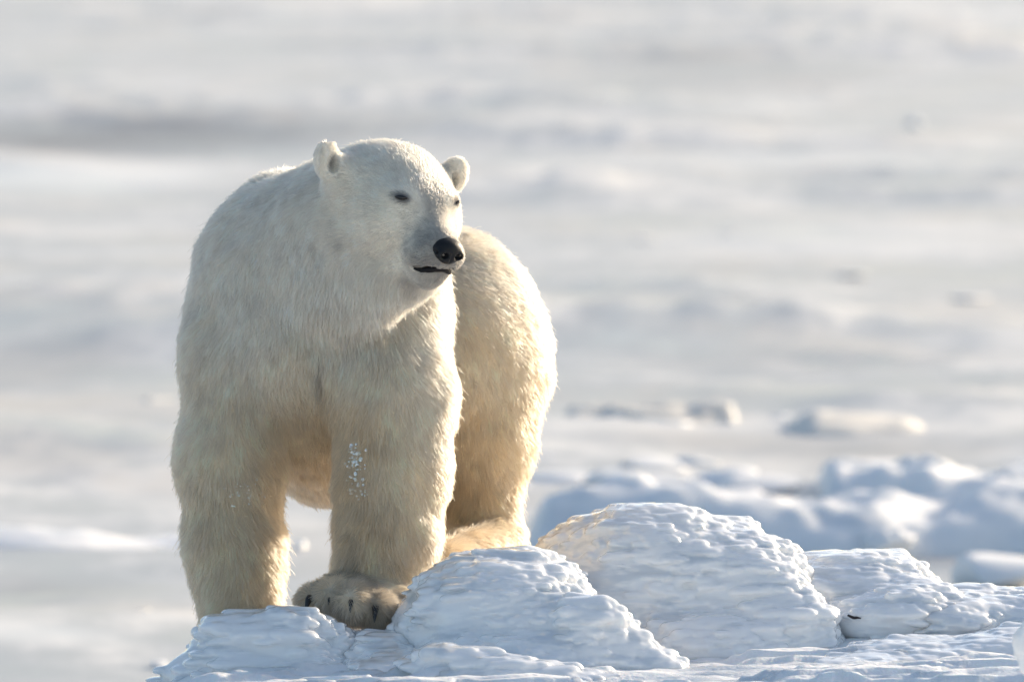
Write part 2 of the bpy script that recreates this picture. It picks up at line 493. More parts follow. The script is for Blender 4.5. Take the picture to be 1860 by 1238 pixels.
# ------------------------------------------------------------------ layered ice mounds
def mound(label, prims, seed, dens=1.0, lobe=1.0, floor=None, h=None):
    """prims: list of ('e', px, py, y, rx_px, rz_px, ry_m) or ('c', p0, p1, r0_px, r1_px)"""
    h = h or ICE_VOX
    lo = np.full(3, 1e9); hi = -lo
    items = []
    for q in prims:
        if q[0] == 'e':
            c = P(*q[1:4]); r = np.array([PX(q[4]), q[6], PX(q[5])])
            items.append(('e', c, r)); lo = np.minimum(lo, c - r); hi = np.maximum(hi, c + r)
        else:
            a = P(*q[1]); b = P(*q[2]); ra, rb = PX(q[3]), PX(q[4])
            m = max(ra, rb)
            items.append(('c', a, b, ra, rb)); lo = np.minimum(lo, np.minimum(a, b) - m); hi = np.maximum(hi, np.maximum(a, b) + m)
    lo[2] = max(lo[2], 1.02)
    lo -= 0.07; hi += 0.07
    lo[2] = max(lo[2], 1.0)
    f = Field(lo, hi, h)
    for q in items:
        if q[0] == 'e': f.ell(q[1], q[2], 0.05, pad=0.09)
        else: f.cone(q[1], q[2], q[3], q[4], 0.05)
    # broad lumps
    g = np.stack(np.meshgrid(f.ax[0][::4], f.ax[1][::4], f.ax[2][::4], indexing='ij'), -1)
    nz = fbm(g * np.array([6, 7, 10]), 2, seed) * 0.018 + fbm(g * np.array([9, 12, 34]), 1, seed + 5) * 0.004
    nz = np.repeat(np.repeat(np.repeat(nz, 4, 0), 4, 1), 4, 2)[:f.n[0], :f.n[1], :f.n[2]]
    # smooth the blocky upsample
    for ax in range(3):
        nz = (np.roll(nz, 1, ax) + 2 * nz + np.roll(nz, -1, ax) + np.roll(nz, 2, ax) + np.roll(nz, -2, ax)) / 6
    f.d = f.d - nz.astype(np.float32)
    v, q = f.mesh()
    n = vert_normals(v, q)
    r_ = np.random.default_rng(seed)
    area = len(v) * h * h
    # how knobbly each place is: crests and right-hand slopes most, camera-facing hollows least
    w = 0.06 + 1.0 * sstep(-0.1, 0.75, n[:, 2] * 0.75 + n[:, 0] * 0.6) * (0.35 + 0.65 * sstep(-0.35, 0.3, fbm(v * np.array([7, 7, 11]), 2, seed + 9)))
    w *= (v[:, 2] > 1.05)
    cnt = int(area * 900 * dens)
    pick = r_.choice(len(v), cnt, p=w / w.sum())
    mod = sstep(-0.4, 0.5, fbm(v * np.array([6, 6, 10]), 2, seed + 19))
    for i in pick:
        p, nn = v[i], n[i]
        kn = float(np.clip(nn[2] * 0.75 + nn[0] * 0.6, 0, 1))
        big = r_.random() ** 2
        a = lobe * (0.022 + 0.045 * big) * (1.15 - 0.45 * max(0, nn[0]))
        b = lobe * (0.015 + 0.016 * r_.random())
        c = lobe * (0.0080 + 0.0065 * r_.random()) * (1 + 0.3 * max(0, nn[0]))
        sz = 0.85 + 0.75 * float(mod[i])
        a *= sz * 0.9; b *= sz; c *= sz
        if kn < 0.3: a, b, c = a * 1.5, b, c * 0.75
        yaw = r_.normal(0, 0.22); tl = r_.normal(0, 0.06) - 0.12 * nn[0] * max(0, nn[2])
        ex = np.array([math.cos(yaw) * math.cos(tl), math.sin(yaw) * math.cos(tl), math.sin(tl)])
        ez = np.array([0, 0, 1.0]) - ex * ex[2]; ez /= np.linalg.norm(ez)
        ey = np.cross(ez, ex)
        proud = 0.15 + 0.8 * (0.25 + 0.75 * kn) * r_.random()
        sup = math.sqrt((a * (nn @ ex)) ** 2 + (b * (nn @ ey)) ** 2 + (c * (nn @ ez)) ** 2)
        ctr = p + nn * (min(proud * sup, (0.006 + 0.017 * proud) * (0.3 if kn < 0.3 else 1.0)) * (0.3 if nn[0] < -0.2 else 1.0) - sup)
        f.tab(ctr, (a, b, c), 0.0045, np.stack([ex, ey, ez], 1))
    v, q = f.mesh()
    keep = None
    base = v.mean(0)
    o = mesh_obj('ice_mound', v, q, M_ICE)
    tag(o, label, 'ice mound', 'knobbly frozen mounds along the shore')
    return o

mound('knobbly ice mound at lower left, below the bear\'s straight leg',
      [('c', (425, 1200, -0.42), (520, 1192, -0.45), 78, 80), ('c', (520, 1185, -0.42), (598, 1188, -0.40), 74, 58),
       ('c', (385, 1260, -0.42), (560, 1290, -0.5), 85, 110), ('e', 470, 1300, -0.42, 190, 120, 0.25)], 101)
mound('ice mound with stepped crest right of the bear\'s clawed front paw',
      [('e', 905, 1125, -0.36, 185, 118, 0.27), ('e', 960, 1075, -0.25, 100, 74, 0.2),
       ('c', (860, 1125, -0.5), (1060, 1165, -0.6), 62, 72), ('c', (1060, 1165, -0.6), (1190, 1250, -0.65), 72, 62),
       ('e', 960, 1260, -0.55, 270, 130, 0.3)], 102)
mound('small low ice hump cut by the bottom edge of the picture',
      [('c', (810, 1222, -0.95), (930, 1240, -1.0), 52, 48), ('c', (930, 1245, -1.0), (1085, 1275, -1.0), 48, 52),
       ('e', 930, 1300, -1.0, 210, 90, 0.22)], 103)
mound('largest rounded ice mound, directly right of the bear\'s hind foot',
      [('e', 1175, 1105, 0.25, 235, 188, 0.36), ('e', 1065, 1060, 0.3, 110, 104, 0.24), ('e', 1330, 1090, 0.2, 150, 125, 0.3),
       ('c', (1350, 1100, 0.05), (1450, 1150, -0.1), 95, 72), ('e', 1300, 1190, 0.0, 230, 90, 0.3), ('c', (1330, 1000, 0.35), (1440, 1060, 0.4), 52, 50)], 104)
mound('smaller rounded ice mound right of the largest one',
      [('e', 1560, 1085, 0.4, 145, 86, 0.28), ('e', 1480, 1080, 0.35, 95, 62, 0.25), ('e', 1620, 1120, 0.2, 170, 62, 0.3)], 105)
mound('flat-topped ice shelf running off the right edge of the picture',
      [('e', 1830, 1125, 0.35, 180, 56, 0.35), ('e', 1720, 1130, 0.2, 120, 50, 0.3), ('e', 2000, 1130, 0.3, 160, 70, 0.4)], 106, lobe=1.1)
mound('low terraced ice at lower right, below the flat-topped shelf',
      [('e', 1700, 1205, -0.35, 210, 42, 0.26), ('e', 1560, 1240, -0.6, 170, 40, 0.2), ('e', 1840, 1195, -0.3, 130, 46, 0.25), ('e', 1780, 1245, -0.7, 160, 36, 0.2)], 107, dens=1.2)

mound('low ice saddle joining the left mound and the stepped one, under the clawed paw',
      [('e', 690, 1235, -0.42, 90, 88, 0.14), ('e', 720, 1260, -0.6, 110, 70, 0.2)], 108)
# out-of-focus lump close to the lens on the right edge
def blob(name, c, r, mat, seed, amp=0.18, freq=1.6, flat=None, nu=40, nv=26, parent=None):
    v, f = uv_ball(nu, nv)
    n = fbm(v * freq + seed * 3.7, 4, seed)
    v = v * (1 + amp * n)[:, None]
    # blocky facets: squash towards a few random planes
    r_ = np.random.default_rng(seed)
    for _ in range(flat or 0):
        d = r_.normal(size=3); d /= np.linalg.norm(d)
        lim = r_.uniform(0.55, 0.85)
        over = np.maximum(0, v @ d - lim)
        v = v - over[:, None] * d * 0.85
    v = v * np.array(r) + np.array(c)
    return mesh_obj(name, v, f, mat, parent)
c = P(1884, 1172, -3.2)
o = blob('ice_lump', c, (PX(42, -3.2), 0.1, PX(52, -3.2)), M_CHUNK, 5, amp=0.4)
tag(o, 'blurred round ice lump at the right edge, nearest the viewer', 'ice lump')
post = None

# ------------------------------------------------------------------ ice rubble on the frozen sea
def ridge(label, px0, px1, py, height, depth, seed, mat=M_CHUNK, rough=1.0, flatc=0.55, tip=0.06):
    a = PG(px0, py); b = PG(px1, py)
    nx, ny = max(40, int((b[0] - a[0]) / 0.035)), 44
    u = np.linspace(0, 1, nx); w = np.linspace(-1, 1, ny)
    U, V_ = np.meshgrid(u, w, indexing='ij')
    x = a[0] + (b[0] - a[0]) * U
    y = a[1] + depth * 0.5 * V_ + 0.25 * depth * fbm(np.stack([x * 0.7, x * 0, x * 0], -1), 3, seed)
    prof = np.clip(1 - np.abs(V_) ** 2.2, 0, 1) ** 0.7
    ends = sstep(0, tip, U) * sstep(0, tip, 1 - U)
    crest = flatc + (1.15 - flatc) * fbm(np.stack([x * 1.1, x * 0, x * 0], -1), 3, seed + 3)
    lump = fbm(np.stack([x * 3.2, y * 2.2, x * 0], -1), 4, seed + 6)
    cell = np.abs(fbm(np.stack([x * 1.7, y * 1.7, x * 0], -1), 2, seed + 8))
    z = height * prof * ends * (np.clip(crest, 0.2, 1.4) + rough * 0.35 * lump + rough * 0.5 * cell) - 0.05
    ii = np.arange(nx * ny).reshape(nx, ny)
    F = np.stack([ii[:-1, :-1], ii[1:, :-1], ii[1:, 1:], ii[:-1, 1:]], -1).reshape(-1, 4)
    top = np.stack([x, y, z], -1).reshape(-1, 3)
    bot = top.copy(); bot[:, 2] = -0.15
    m = len(top)
    per = np.concatenate([ii[:, 0], ii[-1, 1:], ii[-2::-1, -1], ii[0, -2:0:-1]])
    side = np.stack([per, np.roll(per, -1), np.roll(per, -1) + m, per + m], -1)
    o = mesh_obj('ice_ridge', np.concatenate([top, bot]), np.concatenate([F, F[:, ::-1] + m, side[:, ::-1]]), mat)
    return tag(o, label, 'ice ridge', 'ridges of broken ice on the frozen sea')
ridge('long ridge of heaped ice with blue shaded face, behind the largest mound', 930, 2150, 995, 0.33, 1.6, 201, rough=0.75, flatc=0.85)
ridge('low blue-grey ridge on the left, level with the bear\'s knees', -260, 400, 990, 0.13, 1.4, 202, rough=0.7, flatc=0.8)
ridge('white heap of ice rubble against the bear\'s hind leg', 920, 1400, 880, 0.18, 2.2, 203, rough=1.0)
ridge('highest white rubble heap at right, above the long shaded ridge', 1480, 1990, 900, 0.36, 2.6, 204, rough=1.0)
ridge('thin far ridge along the top right of the picture', 1380, 1990, 78, 0.2, 14, 205, M_DIRTY, rough=0.5)
ridge('sand-stained flat floe with ragged top, right of the bear\'s hip', 1015, 1350, 774, 0.20, 1.5, 301, M_DIRTY, rough=1.1, flatc=0.7)
ridge('large smooth whaleback floe with sunlit right end', 1385, 1735, 784, 0.17, 2.0, 304, M_DIRTY, rough=0.5, flatc=0.85, tip=0.28)

def chunk(px, py, wpx, hpx, dm, label, seed, mat=M_CHUNK, flat=7, group='loose ice on the frozen sea', name='ice_chunk'):
    b = PG(px, py)
    s = (CAM_D + b[1]) / FPX
    r = (wpx * s / 2, dm / 2, hpx * s / 2 * 1.25)
    o = blob(name, (b[0], b[1], r[2] * 0.55), r, mat, seed, amp=0.3, freq=1.9, flat=flat, nu=36, nv=22)
    return tag(o, label, 'ice chunk', group)
chunk(1090, 780, 130, 26, 0.6, 'small white block in front of the sand-stained flat floe', 302)
chunk(1200, 788, 170, 24, 0.6, 'low white block below the middle of the stained floe', 303)
chunk(1425, 768, 70, 16, 0.5, 'small white lump at the left end of the whaleback floe', 305)
chunk(1497, 602, 95, 44, 0.7, 'single white block standing far out on the right', 306)
chunk(1640, 605, 190, 16, 0.8, 'thin low slab right of the far single block', 307, M_DIRTY)
chunk(1495, 1002, 44, 46, 0.25, 'upright white block in front of the shaded ridge', 308)
chunk(1605, 1010, 120, 56, 0.5, 'broad white block behind the smaller rounded mound', 309)
chunk(1810, 1062, 190, 60, 0.8, 'grey rounded block low at the far right, behind the shelf', 310)
chunk(1660, 228, 30, 14, 0.4, 'tiny lone pale block far out in the upper right', 311)
chunk(290, 735, 70, 14, 0.5, 'small cream block touching the left flank of the bear', 312, M_DIRTY)
chunk(1740, 602, 40, 20, 0.3, 'tiny cream block at the right end of the thin slab', 313, M_DIRTY)
chunk(1033, 590, 34, 20, 0.3, 'tiny pale block just right of the bear\'s rump', 314)
chunk(548, 1000, 22, 20, 0.2, 'tiny bright block seen between the bear\'s front legs', 315)
chunk(290, 1212, 34, 14, 0.2, 'small pale block low on the left beside the left mound', 316)
chunk(15, 1190, 70, 20, 0.5, 'sandy block at the left edge near the bottom', 317, M_DIRTY)
chunk(255, 1112, 50, 10, 0.3, 'small sandy block left of the bear\'s straight foreleg', 318, M_DIRTY)
r2_ = np.random.default_rng(77)
k = 0
while k < 26:
    px = r2_.uniform(930, 1900); py = r2_.normal(885, 28)
    if px < 1440 and py < 840: continue
    chunk(px, py, r2_.uniform(70, 200), r2_.uniform(20, 38), r2_.uniform(0.3, 0.7), 'small lump in the white rubble between the hind leg and the largest mound\'s crest' if px < 1400 else 'small lump in the white rubble along the right-hand part of the ridge', 400 + k, flat=9, group='rubble lumps near the hind leg' if px < 1400 else 'rubble lumps on the right of the ridge')
    k += 1
for k in range(10):
    px = r2_.uniform(-60, 1920); py = r2_.uniform(60, 720)
    if px < 340 and py > 160: py = r2_.uniform(60, 160)
    s_ = 0.7 * r2_.uniform(0.5, 1.3) * (0.5 + py / 900)
    chunk(px, py, 80 * s_, 8 * s_, r2_.uniform(0.3, 0.8), 'faint scattered ice piece on the far blurred ice', 500 + k, M_CHUNK, flat=5, group='faint scattered pieces on the far ice')
# twig
tw = []
for i in range(7):
    t = i / 6
    tw.append(P(1541 + 25 * t + 2 * math.sin(t * 6), 1122 + 8 * t + 2 * math.sin(t * 5), -0.22))
def tube(name, pts, rad, mat, parent=None, ns=8):
    pts = np.array(pts); n = len(pts)
    v = []; f = []
    for i in range(n):
        d = pts[min(i + 1, n - 1)] - pts[max(i - 1, 0)]; d = d / (np.linalg.norm(d) + 1e-9)
        a = np.cross(d, [0.3, 0.2, 0.9]); a /= np.linalg.norm(a); b = np.cross(d, a)
        for j in range(ns):
            w = 2 * math.pi * j / ns
            v.append(pts[i] + rad[i] * (math.cos(w) * a + math.sin(w) * b))
    for i in range(n - 1):
        for j in range(ns):
            f.append((i * ns + j, i * ns + (j + 1) % ns, (i + 1) * ns + (j + 1) % ns, (i + 1) * ns + j))
    o = mesh_obj(name, v, f, mat, parent)
    return o
M_TWIG = simple('dark_twig', (0.03, 0.02, 0.018), 0.6)[0]
o = tube('twig', tw, [0.003, 0.004, 0.0045, 0.004, 0.004, 0.003, 0.0015], M_TWIG)
tag(o, 'tiny dark twig lying on the ice right of the largest mound', 'twig')
bpy.context.view_layer.update()
_dg = bpy.context.evaluated_depsgraph_get()
hit, loc, *_r = scene.ray_cast(_dg, cam.location, (Vector(P(1552, 1127, -0.2)) - cam.location).normalized())
while hit and _r[2] is not None and _r[2].name == 'twig':
    hit, loc, *_r = scene.ray_cast(_dg, loc + (loc - cam.location).normalized() * 0.02, (loc - cam.location).normalized())
if hit:
    o.location = loc - Vector(tw[3]) + Vector((0, -0.014, 0.010))

# ================================================================== the polar bear
bear = empty('polar_bear', P(600, 1140, 0.2))
tag(bear, 'cream-white polar bear standing on ice with head turned right', 'polar bear')

YAW, HP, ROLL = R(30), R(18), R(5)
HF = np.array([math.sin(YAW) * math.cos(HP), -math.cos(YAW) * math.cos(HP), -math.sin(HP)])
HR0 = np.array([math.cos(YAW), math.sin(YAW), 0.0])
HU0 = np.cross(HF, HR0)
HR = HR0 * math.cos(ROLL) - HU0 * math.sin(ROLL)
HU = np.cross(HF, HR)
HM = np.stack([HF, HR, HU], 1)
HO = P(718, 309, -0.20)
def H(f, r, u):
    return HO + HM @ np.array([f, r, u])

bf = Field((-1.12, -0.72, 1.02), (0.26, 2.02, 2.62), BODY_VOX)
K = 0.10
# trunk
bf.ell(P(585, 570, 0.30), (PX(232), 0.36, PX(235)), K)
bf.ell(P(548, 452, 0.45), (PX(138), 0.32, PX(130)), 0.07)
bf.cone(P(555, 540, 0.4), P(620, 605, 0.85), PX(180), PX(150), 0.06)
bf.cone(P(620, 605, 0.85), P(745, 630, 1.45), PX(150), PX(155), 0.05)
bf.ell(P(605, 690, 0.72), (PX(180), 0.60, PX(222)), 0.10)
bf.ell(P(815, 636, 1.44), (PX(186), 0.42, PX(228)), 0.05)
bf.cone(P(850, 560, 1.78), P(865, 640, 1.88), 0.05, 0.03, 0.05)
# straight foreleg (image left)
bf.cone(P(472, 492, 0.32), P(440, 650, 0.24), PX(102), PX(94), 0.07)
bf.cone(P(438, 640, 0.24), P(417, 830, 0.22), PX(95), PX(90), 0.06)
bf.cone(P(417, 830, 0.22), P(426, 1000, 0.20), PX(90), PX(78), 0.06)
bf.cone(P(426, 1000, 0.20), P(438, 1110, 0.16), PX(78), PX(69), 0.06)
bf.ell(P(450, 1150, 0.06), (PX(80), 0.16, PX(30)), 0.05)
for i, (tx, ty) in enumerate([(392, 0.0), (418, -0.06), (448, -0.09), (480, -0.07), (506, -0.01)]):
    bf.ell(P(tx, 1152, ty), (PX(22), 0.045, PX(24)), 0.02)
# stepping foreleg (image right)
bf.cone(P(690, 540, 0.12), P(716, 720, 0.04), PX(108), PX(103), 0.10)
bf.cone(P(716, 720, 0.04), P(713, 850, 0.02), PX(103), PX(92), 0.06)
bf.cone(P(713, 850, 0.02), P(704, 970, 0.0), PX(92), PX(79), 0.06)
bf.cone(P(704, 970, 0.0), P(680, 1050, -0.03), PX(79), PX(70), 0.06)
bf.ell(P(655, 1090, -0.10), (PX(98), 0.17, PX(36)), 0.05)
TOES = [(570, 1090, -0.20, 27), (604, 1088, -0.24, 31), (643, 1096, -0.265, 34), (686, 1108, -0.255, 35), (726, 1108, -0.19, 30)]
for tx, ty, td, tr in TOES:
    bf.ell(P(tx, ty, td), (PX(tr), PX(tr) * 1.5, PX(tr) * 0.85), 0.016)
    bf.cone(P(tx, ty - 2, td), P(0.5 * tx + 325, ty - 14, td + 0.10), PX(tr) * 0.8, PX(tr) * 0.85, 0.014)
# hind legs
bf.cone(P(868, 690, 1.30), P(878, 790, 1.26), PX(120), PX(92), 0.10)
bf.cone(P(878, 790, 1.26), P(870, 900, 1.26), PX(92), PX(66), 0.06)
bf.cone(P(870, 900, 1.26), P(880, 960, 1.24), PX(66), PX(58), 0.05)
bf.cone(P(905, 972, 1.22), P(802, 1030, 0.78), PX(36), PX(42), 0.05)
bf.cone(P(690, 720, 1.22), P(688, 880, 1.18), PX(112), PX(68), 0.08)
bf.cone(P(688, 880, 1.18), P(690, 990, 1.18), PX(68), PX(60), 0.05)
bf.cone(P(694, 1020, 1.2), P(672, 1045, 0.85), PX(40), PX(42), 0.05)
# neck
bf.cone(P(552, 478, 0.22), P(668, 405, -0.10), PX(165), PX(128), 0.07)
bf.cone(P(618, 526, -0.045), P(742, 468, -0.23), PX(86), PX(70), 0.07)
# head
bf.ell(H(0.0, 0, -0.045), (0.165, 0.168, 0.122), 0.05, HM)
bf.ell(H(0.11, 0, -0.062), (0.15, 0.128, 0.098), 0.05, HM)
for s in (-1, 1):
    bf.ell(H(0.05, s * 0.085, -0.115), (0.13, 0.078, 0.105), 0.05, HM)
    bf.ell(H(0.125, s * 0.084, -0.105), (0.105, 0.066, 0.075), 0.05, HM)     # cheekbone
    bf.ell(H(0.165, s * 0.072, -0.020), (0.060, 0.040, 0.026), 0.04, HM)     # brow
bf.cone(H(0.15, 0, -0.090), H(0.325, 0, -0.125), 0.092, 0.058, 0.05)
bf.ell(H(0.310, 0.004, -0.142), (0.070, 0.082, 0.052), 0.03, HM)
for s in (-1, 1):
    bf.ell(H(0.298, 0.004 + s * 0.046, -0.152), (0.058, 0.046, 0.042), 0.025, HM)
bf.cone(H(0.05, 0, -0.165), H(0.292, 0.008, -0.206), 0.098, 0.052, 0.04)
# ears
EARS = []
for s in (-1, 1):
    ec = H(-0.012, -0.234, 0.018) if s < 0 else H(-0.008, 0.204, -0.008)
    EM = HM @ np.array(Matrix.Rotation(R(-10 * s), 3, 'X')) @ np.array(Matrix.Rotation(R(-14 * s), 3, 'Z'))
    bf.cone(H(-0.01, s * 0.150, -0.05), ec, 0.070, 0.032, 0.04)
    bf.ell(ec, (0.025, 0.041, 0.060), 0.014, EM)
    bf.ell(ec + EM @ np.array([0.032, -0.004 * s, -0.010]), (0.017, 0.016, 0.028), 0.010, EM, sub=True)
    EARS.append((ec, EM))
# mouth slit (the chest cleft is only darkened in the fur colour)
for i in range(8):
    t0, t1 = i / 8, (i + 1) / 8
    def mp_(t):
        a = R(-54 + 104 * t)
        return H(0.275 + 0.086 * math.cos(a), 0.086 * math.sin(a), -0.166 - 0.046 * math.sin(a) ** 2)
    bf.cone(mp_(t0), mp_(t1), 0.009, 0.009, 0.004, sub=True)
bv, bq = bf.mesh()
bn = vert_normals(bv, bq)
# keep the piece the bear consists of, soft muscle relief
bv = bv + bn * (0.006 * fbm(bv * 9.0, 3, 71) + 0.010 * fbm(bv * 3.5, 2, 72))[:, None] * sstep(0.15, 0.42, np.linalg.norm((bv - H(0.15, 0, -0.08)), axis=1))[:, None]
bn = vert_normals(bv, bq)

# head-local coordinates of every vertex
hl = (bv - HO) @ HM
headw = sstep(-0.22, -0.02, hl[:, 0]) * (np.abs(hl[:, 1]) < 0.3) * sstep(-0.36, -0.22, hl[:, 2])
NOSE_L = np.array([0.374, 0.004, -0.117])
tree = BVHTree.FromPolygons([tuple(x) for x in bv], [tuple(int(k) for k in q) for q in bq])
CAMV = Vector(cam.location)
def on_body(px, py):
    d = (Vector(P(px, py, 0)) - CAMV).normalized()
    loc, nrm, idx, dist = tree.ray_cast(CAMV, d)
    return (np.array(loc), np.array(nrm)) if loc else (None, None)
eye_hit, eye_n = on_body(729, 359)
el_ = HM.T @ (eye_hit - HO)
print('EYE local', el_, eye_n)
eyes = [eye_hit]
loc_r = H(el_[0], -el_[1], el_[2])
near = tree.find_nearest(Vector(loc_r))
eyes.append(np.array(near[0]))
eye_norms = [eye_n, np.array(near[1])]

# body colours (skin below the fur; fur pigment with some shade and bounce light tinted in)
def pigment(p, hl_):
    white = np.array([0.95, 0.895, 0.80]); cream = np.array([0.95, 0.795, 0.57]); tan = np.array([0.66, 0.48, 0.28])
    z = p[:, 2]
    st = 0.12 + 0.6 * sstep(2.25, 1.5, z) + 0.28 * fbm(p * 4.0, 3, 81) + 0.22 * sstep(0.5, 1.2, p[:, 1])  # yellower low down: stain, with warm bounce light put into the colour
    # chest, inner legs and belly: yellow stain plus warm bounce light in the tint
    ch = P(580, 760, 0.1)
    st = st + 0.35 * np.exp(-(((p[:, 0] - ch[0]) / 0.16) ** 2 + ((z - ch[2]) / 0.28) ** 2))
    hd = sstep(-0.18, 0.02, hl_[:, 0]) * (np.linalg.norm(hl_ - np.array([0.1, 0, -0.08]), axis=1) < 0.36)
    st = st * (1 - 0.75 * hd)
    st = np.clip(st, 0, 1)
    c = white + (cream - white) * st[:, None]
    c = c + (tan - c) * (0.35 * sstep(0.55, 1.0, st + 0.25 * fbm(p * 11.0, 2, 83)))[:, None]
    # dark skin showing through round nose and lips
    dn = np.linalg.norm((hl_ - np.array([0.36, 0, -0.14])) * np.array([1, 0.95, 1.0]), axis=1)
    mz = 0.68 * sstep(0.175, 0.04, dn + 0.045 * fbm(p * 45, 3, 85))
    mid = 0.45 * sstep(0.05, 0.02, np.abs(hl_[:, 1])) * sstep(0.17, 0.26, hl_[:, 0])
    mz = np.maximum(mz, mid)
    for e in eyes:
        de = (p - e) @ HM
        mz = np.maximum(mz, 0.9 * sstep(0.034, 0.014, np.sqrt((de[:, 0] * 0.8) ** 2 + (de[:, 1] * 0.8) ** 2 + (de[:, 2] * 1.7) ** 2)))
    for (ec, EM) in EARS:
        q = (p - ec) @ EM
        mz = np.maximum(mz, (0.3 if ec[0] > HO[0] else 0.5) * sstep(0.020, 0.006, np.sqrt((q[:, 1] + 0.005 * (1 if ec[0] > HO[0] else -1)) ** 2 + ((q[:, 2] + 0.01) * 0.5) ** 2)) * (q[:, 0] > -0.006) * (q[:, 0] < 0.03))
    # grubby patch on the neck; shade of the chest cleft painted between the muscles
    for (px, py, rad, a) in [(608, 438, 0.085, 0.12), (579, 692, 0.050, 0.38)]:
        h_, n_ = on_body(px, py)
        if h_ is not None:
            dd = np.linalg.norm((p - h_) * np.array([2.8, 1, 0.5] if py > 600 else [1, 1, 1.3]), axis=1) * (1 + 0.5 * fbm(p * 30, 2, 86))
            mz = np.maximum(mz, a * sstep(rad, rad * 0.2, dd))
    # toes are dirty grey, their shadows painted in with the dirt
    for tx, ty, td, tr in TOES:
        dd = np.linalg.norm(p - P(tx, ty + 14, td - 0.02), axis=1)
        mz = np.maximum(mz, 0.55 * sstep(0.095, 0.03, dd + 0.03 * fbm(p * 30, 2, 88)))
    c = c + (np.array([0.10, 0.10, 0.11]) - c) * mz[:, None]
    return np.clip(c, 0.02, 0.96)

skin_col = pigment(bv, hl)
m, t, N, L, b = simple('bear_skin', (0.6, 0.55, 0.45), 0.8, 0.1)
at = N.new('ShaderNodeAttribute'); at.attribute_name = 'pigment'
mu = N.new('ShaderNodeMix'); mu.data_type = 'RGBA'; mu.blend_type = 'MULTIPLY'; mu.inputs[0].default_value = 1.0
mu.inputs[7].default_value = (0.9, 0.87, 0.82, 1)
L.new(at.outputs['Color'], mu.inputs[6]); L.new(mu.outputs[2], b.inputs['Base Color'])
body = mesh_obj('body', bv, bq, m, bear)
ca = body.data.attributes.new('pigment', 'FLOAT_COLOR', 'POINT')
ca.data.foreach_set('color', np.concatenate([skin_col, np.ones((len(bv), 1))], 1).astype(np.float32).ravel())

# ------------------------------------------------------------------ fur
tri = np.concatenate([bq[:, [0, 1, 2]], bq[:, [0, 2, 3]]])
ta = 0.5 * np.linalg.norm(np.cross(bv[tri[:, 1]] - bv[tri[:, 0]], bv[tri[:, 2]] - bv[tri[:, 0]]), axis=1)
# length and flow of the coat at each vertex
hd = sstep(-0.16, 0.05, hl[:, 0]) * sstep(-0.33, -0.20, hl[:, 2]) * (np.abs(hl[:, 1]) < 0.26)
muz = sstep(0.14, 0.30, hl[:, 0]) * hd
FL = 0.042 * np.ones(len(bv))
FL += 0.006 * sstep(1.75, 1.45, bv[:, 2])
th = P(690, 590, -0.1)
FL += 0.030 * np.exp(-(np.linalg.norm((bv - th) * np.array([1, 0.6, 1.6]), axis=1) / 0.13) ** 2)
FL *= 1 + 0.15 * fbm(bv * 8, 2, 91)
FL = FL * (1 - hd) + 0.019 * hd
FL = FL * (1 - muz) + 0.008 * muz
earw = np.zeros(len(bv))
for (ec, EM) in EARS:
    earw = np.maximum(earw, sstep(0.085, 0.06, np.linalg.norm(bv - ec, axis=1)))
FL = FL * (1 - earw) + 0.013 * earw
paw = np.maximum(sstep(1.30, 1.22, bv[:, 2]) * (bv[:, 1] < 0.5), 0)
FL = FL * (1 - 0.3 * paw)
for tx, ty, td, tr in TOES:
    tw_ = sstep(0.085, 0.05, np.linalg.norm(bv - P(tx, ty, td - 0.02), axis=1))
    FL = FL * (1 - tw_) + 0.036 * tw_
back = np.array([0.36, 0.93, 0.0])
V = np.array([0, 0, -1.0]) + 0.55 * back
V = V[None, :] * (1 - hd)[:, None] + hd[:, None] * (-HF * 1.0 - HU * 0.35)[None, :]
V = V + (0.35 - 0.22 * hd)[:, None] * np.stack([fbm(bv * 6, 2, 92), fbm(bv * 6, 2, 93), 0.6 * fbm(bv * 6, 2, 94)], 1)
V = V + (0.30 - 0.22 * hd)[:, None] * np.stack([fbm(bv * 26, 2, 95), fbm(bv * 26, 2, 96), 0.6 * fbm(bv * 26, 2, 97)], 1)
Tn = V - bn * (V * bn).sum(1, keepdims=True)
Tn /= np.linalg.norm(Tn, axis=1, keepdims=True) + 1e-9
LIFT = 0.48 + 0.34 * fbm(bv * 16, 2, 98) + 0.15 * earw
LIFT = LIFT * (1 - 0.45 * hd)
LIFT = LIFT + 0.25 * sstep(1.33, 1.25, bv[:, 2]) * (bv[:, 1] < 0.05)
# bare places
bare = np.zeros(len(bv))
for e in eyes:
    de = (bv - e) @ HM
    bare = np.maximum(bare, (np.sqrt((de[:, 0] * 0.8) ** 2 + (de[:, 1] * 0.8) ** 2 + (de[:, 2] * 2.0) ** 2) < 0.0165))
bare = np.maximum(bare, np.linalg.norm((hl - NOSE_L) * np.array([1, 0.9, 1.1]), axis=1) < 0.036)
slit = (np.abs(hl[:, 2] + 0.168 + 6.2 * hl[:, 1] ** 2) < 0.012) & (hl[:, 0] > 0.30)
bare = np.maximum(bare, slit)
dens = np.ones(len(tri)) * ta
vis = (bn[tri[:, 0]] @ np.array([0.1, -1, 0.25])) > -0.45
dens *= np.where(vis, 1.0, 0.35)
dens *= 1 + 1.6 * hd[tri[:, 0]]
dens *= 1 - bare[tri].max(1)
ti = rng.choice(len(tri), FUR_COUNT, p=dens / dens.sum())
r1 = np.sqrt(rng.random(FUR_COUNT)); r2 = rng.random(FUR_COUNT)
w = np.stack([1 - r1, r1 * (1 - r2), r1 * r2], 1)
tv = tri[ti]
def interp(a):
    return (a[tv] * (w[..., None] if a.ndim == 2 else w)).sum(1)
p0 = interp(bv); n0 = interp(bn); n0 /= np.linalg.norm(n0, axis=1, keepdims=True)
